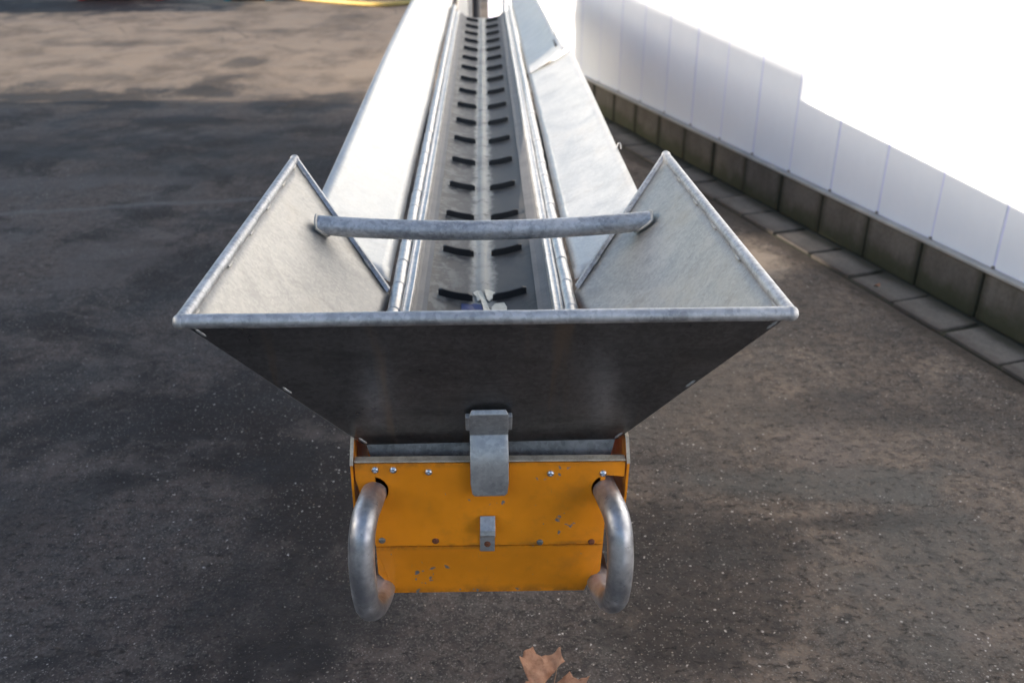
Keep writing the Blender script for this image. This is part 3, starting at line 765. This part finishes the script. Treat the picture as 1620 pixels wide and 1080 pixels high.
# ------------------------------------------------------------------ dry leaf
Lc = Vector((.13, 1.475, 0))
ol = [(.068, 1.512), (.058, 1.528), (.066, 1.534), (.070, 1.546), (.094, 1.566), (.101, 1.552), (.114, 1.549), (.124, 1.553), (.140, 1.554), (.162, 1.566), (.164, 1.548), (.172, 1.540), (.150, 1.527), (.128, 1.508), (.113, 1.488),
      (.108, 1.474), (.124, 1.482), (.142, 1.497), (.160, 1.506), (.170, 1.508), (.181, 1.517), (.190, 1.507), (.202, 1.497), (.210, 1.496), (.228, 1.494), (.218, 1.480), (.212, 1.462), (.216, 1.440), (.190, 1.434), (.168, 1.405), (.146, 1.418), (.118, 1.398), (.108, 1.425), (.076, 1.420), (.086, 1.452), (.066, 1.470), (.080, 1.490)]
bm = bmesh.new(); vs_ = [bm.verts.new((x, y, 0)) for x, y in ol]; fc = bm.faces.new(vs_)
bmesh.ops.triangulate(bm, faces=[fc]); bmesh.ops.subdivide_edges(bm, edges=bm.edges, cuts=3, use_grid_fill=True); bmesh.ops.triangulate(bm, faces=bm.faces)
def leaf_pt(x, y):
    q = Vector((x, y))
    r = math.hypot(x - .135, y - 1.46)
    z = .006 + 3.0 * r * r + .010 * noise.noise(Vector((x * 32, y * 32, 1))) + .006 * noise.noise(Vector((x * 80, y * 80, 4)))
    side = (y - 1.49) - (x - .115) * .75        # > 0 on the left lobe, which curls up over the gap
    if side > 0: z += .014 * min(1, side / .02) + .02 * max(0, .09 - x) / .03 * .5
    return Vector((.135 + (x - .135) * .90, 1.459 + (y - 1.475) * .90 , max(.004, z)))
V = [leaf_pt(v.co.x, v.co.y) for v in bm.verts]; bm.verts.index_update()
lf = thing('dry_leaf', Lc, 'curled dry brown leaf on the asphalt in front of the conveyor', 'leaf')
mesh_obj('blade', V, [tuple(v.index for v in f.verts) for f in bm.faces], M['leaf'], lf, smooth=True, solid=.0008)
bm.free()
for a, b in (((.14, 1.41), (.105, 1.545)), ((.128, 1.455), (.158, 1.55)), ((.135, 1.43), (.205, 1.49)), ((.133, 1.44), (.075, 1.525)), ((.14, 1.42), (.085, 1.43))):
    pts = [leaf_pt(a[0] + (b[0] - a[0]) * i / 10, a[1] + (b[1] - a[1]) * i / 10) + Vector((0, 0, .0004)) for i in range(11)]
    v, f = tube_vf(pts, [.0012 - .00008 * i for i in range(11)], 6); mesh_obj('vein', v, f, M['vein'], lf, smooth=True)
p0 = leaf_pt(.14, 1.41)
v, f = tube_vf(catmull([p0, p0 + Vector((.01, -.03, .002)), p0 + Vector((.03, -.06, -.003))], 4), .0015, 6); mesh_obj('stalk', v, f, M['vein'], lf, smooth=True)

c_ = Vector((1.70, 3.60, .014)); V = []
for i in range(9):
    a = 2 * math.pi * i / 9; r = .009 + .004 * (i % 2)
    V.append(c_ + Vector((r * math.cos(a) * 1.3, r * math.sin(a), .004 + .006 * math.sin(a * 2))))
V.append(c_ + Vector((0, 0, .003)))
tag(mesh_obj('leaf_scrap', V, [(i, (i + 1) % 9, 9) for i in range(9)], M['leaf'], solid=.0008), 'small scrap of orange leaf on the paving slabs by the wall', 'leaf')
# ------------------------------------------------------------------ things beyond the far end
def post(name, x0, x1, y, h, mat, label, cat, round_=False):
    t = thing(name, ((x0 + x1) / 2, y, 0), label, cat)
    w = x1 - x0
    if round_: v, f = tube_vf([((x0 + x1) / 2, y, .02), ((x0 + x1) / 2, y, h)], w / 2, 18)
    else: v, f = box_vf(x0, x1, y - w / 2, y + w / 2, .012, h)
    mesh_obj('shaft', v, f, mat, t, smooth=round_, bevel=0 if round_ else .006)
    v, f = box_vf(x0 - .04, x1 + .04, y - w / 2 - .04, y + w / 2 + .04, 0, .012); mesh_obj('foot_plate', v, f, M['grey_paint'], t, bevel=.003)
    v, f = box_vf(x0 - .004, x1 + .004, y - w / 2 - .004, y + w / 2 + .004, h, h + .01); mesh_obj('cap', v, f, mat, t)
    return t
post('steel_post', -.147, -.052, 9.0, 2.2, M['white_paint'], 'white steel post beyond the far end of the belt', 'post')
post('steel_pipe', -.014, .060, 9.02, 2.2, M['black_paint'], 'black upright pipe right of the white post beyond the belt', 'pipe', True)
post('steel_pipe', -.044, -.020, 8.98, 2.2, M['grey_paint'], 'thin grey upright pipe between the white post and the black pipe', 'pipe', True)
v, f = tube_vf(catmull([(-3.9, 14.9, .035), (-3.1, 14.3, .035), (-2.55, 13.83, .035), (-2.0, 13.40, .035), (-1.6, 13.13, .035), (-1.25, 12.97, .035), (-.95, 13.08, .035), (-.6, 13.45, .035), (-.1, 14.2, .035)], 6), .029, 10)
tag(mesh_obj('hose', v, f, M['yellow'], smooth=True), 'yellow hose lying in a curve on the far asphalt', 'hose')
def crate(name, x0, x1, y0, y1, h, mat, label, cat):
    t = thing(name, ((x0 + x1) / 2, y0, 0), label, cat)
    w = .03
    for a in ((x0, x1, y0, y0 + w), (x0, x1, y1 - w, y1), (x0, x0 + w, y0 + w, y1 - w), (x1 - w, x1, y0 + w, y1 - w)):
        v, f = box_vf(*a, .04, h); mesh_obj('side', v, f, mat, t, bevel=.004)
    v, f = box_vf(x0 + w, x1 - w, y0 + w, y1 - w, .05, .08); mesh_obj('bottom', v, f, mat, t)
    for xx in (x0 + .03, x1 - .11):
        v, f = box_vf(xx, xx + .08, y0 + .02, y1 - .02, 0, .04); mesh_obj('foot', v, f, mat, t)
    return t
crate('crate', -1.62, -.97, 13.75, 14.5, .6, M['white_paint'], 'cream white crate on the ground behind the yellow hose', 'crate')
crate('crate', -3.45, -2.75, 13.65, 14.4, .5, M['teal'], 'teal plastic crate at the far edge of the yard', 'crate')
crate('crate', -5.5, -4.3, 13.85, 14.6, .5, M['red'], 'red plastic crate at the far left edge of the yard', 'crate')
t = thing('tyre', (-.72, 13.9, 0), 'black tyre lying on the ground beside the cream crate', 'tyre')
S = 28; V = []; F = []
pr = [(.17, .02), (.26, 0), (.32, .03), (.33, .1), (.32, .17), (.26, .2), (.17, .18)]; k = len(pr)
for a_i in range(S):
    a = 2 * math.pi * a_i / S
    for r, z in pr: V.append(Vector((-.72 + r * math.cos(a), 13.72 + r * math.sin(a), z)))
for a_i in range(S):
    for i in range(k): F.append((a_i * k + i, a_i * k + (i + 1) % k, ((a_i + 1) % S) * k + (i + 1) % k, ((a_i + 1) % S) * k + i))
mesh_obj('casing', V, F, M['rubber'], t, smooth=True)
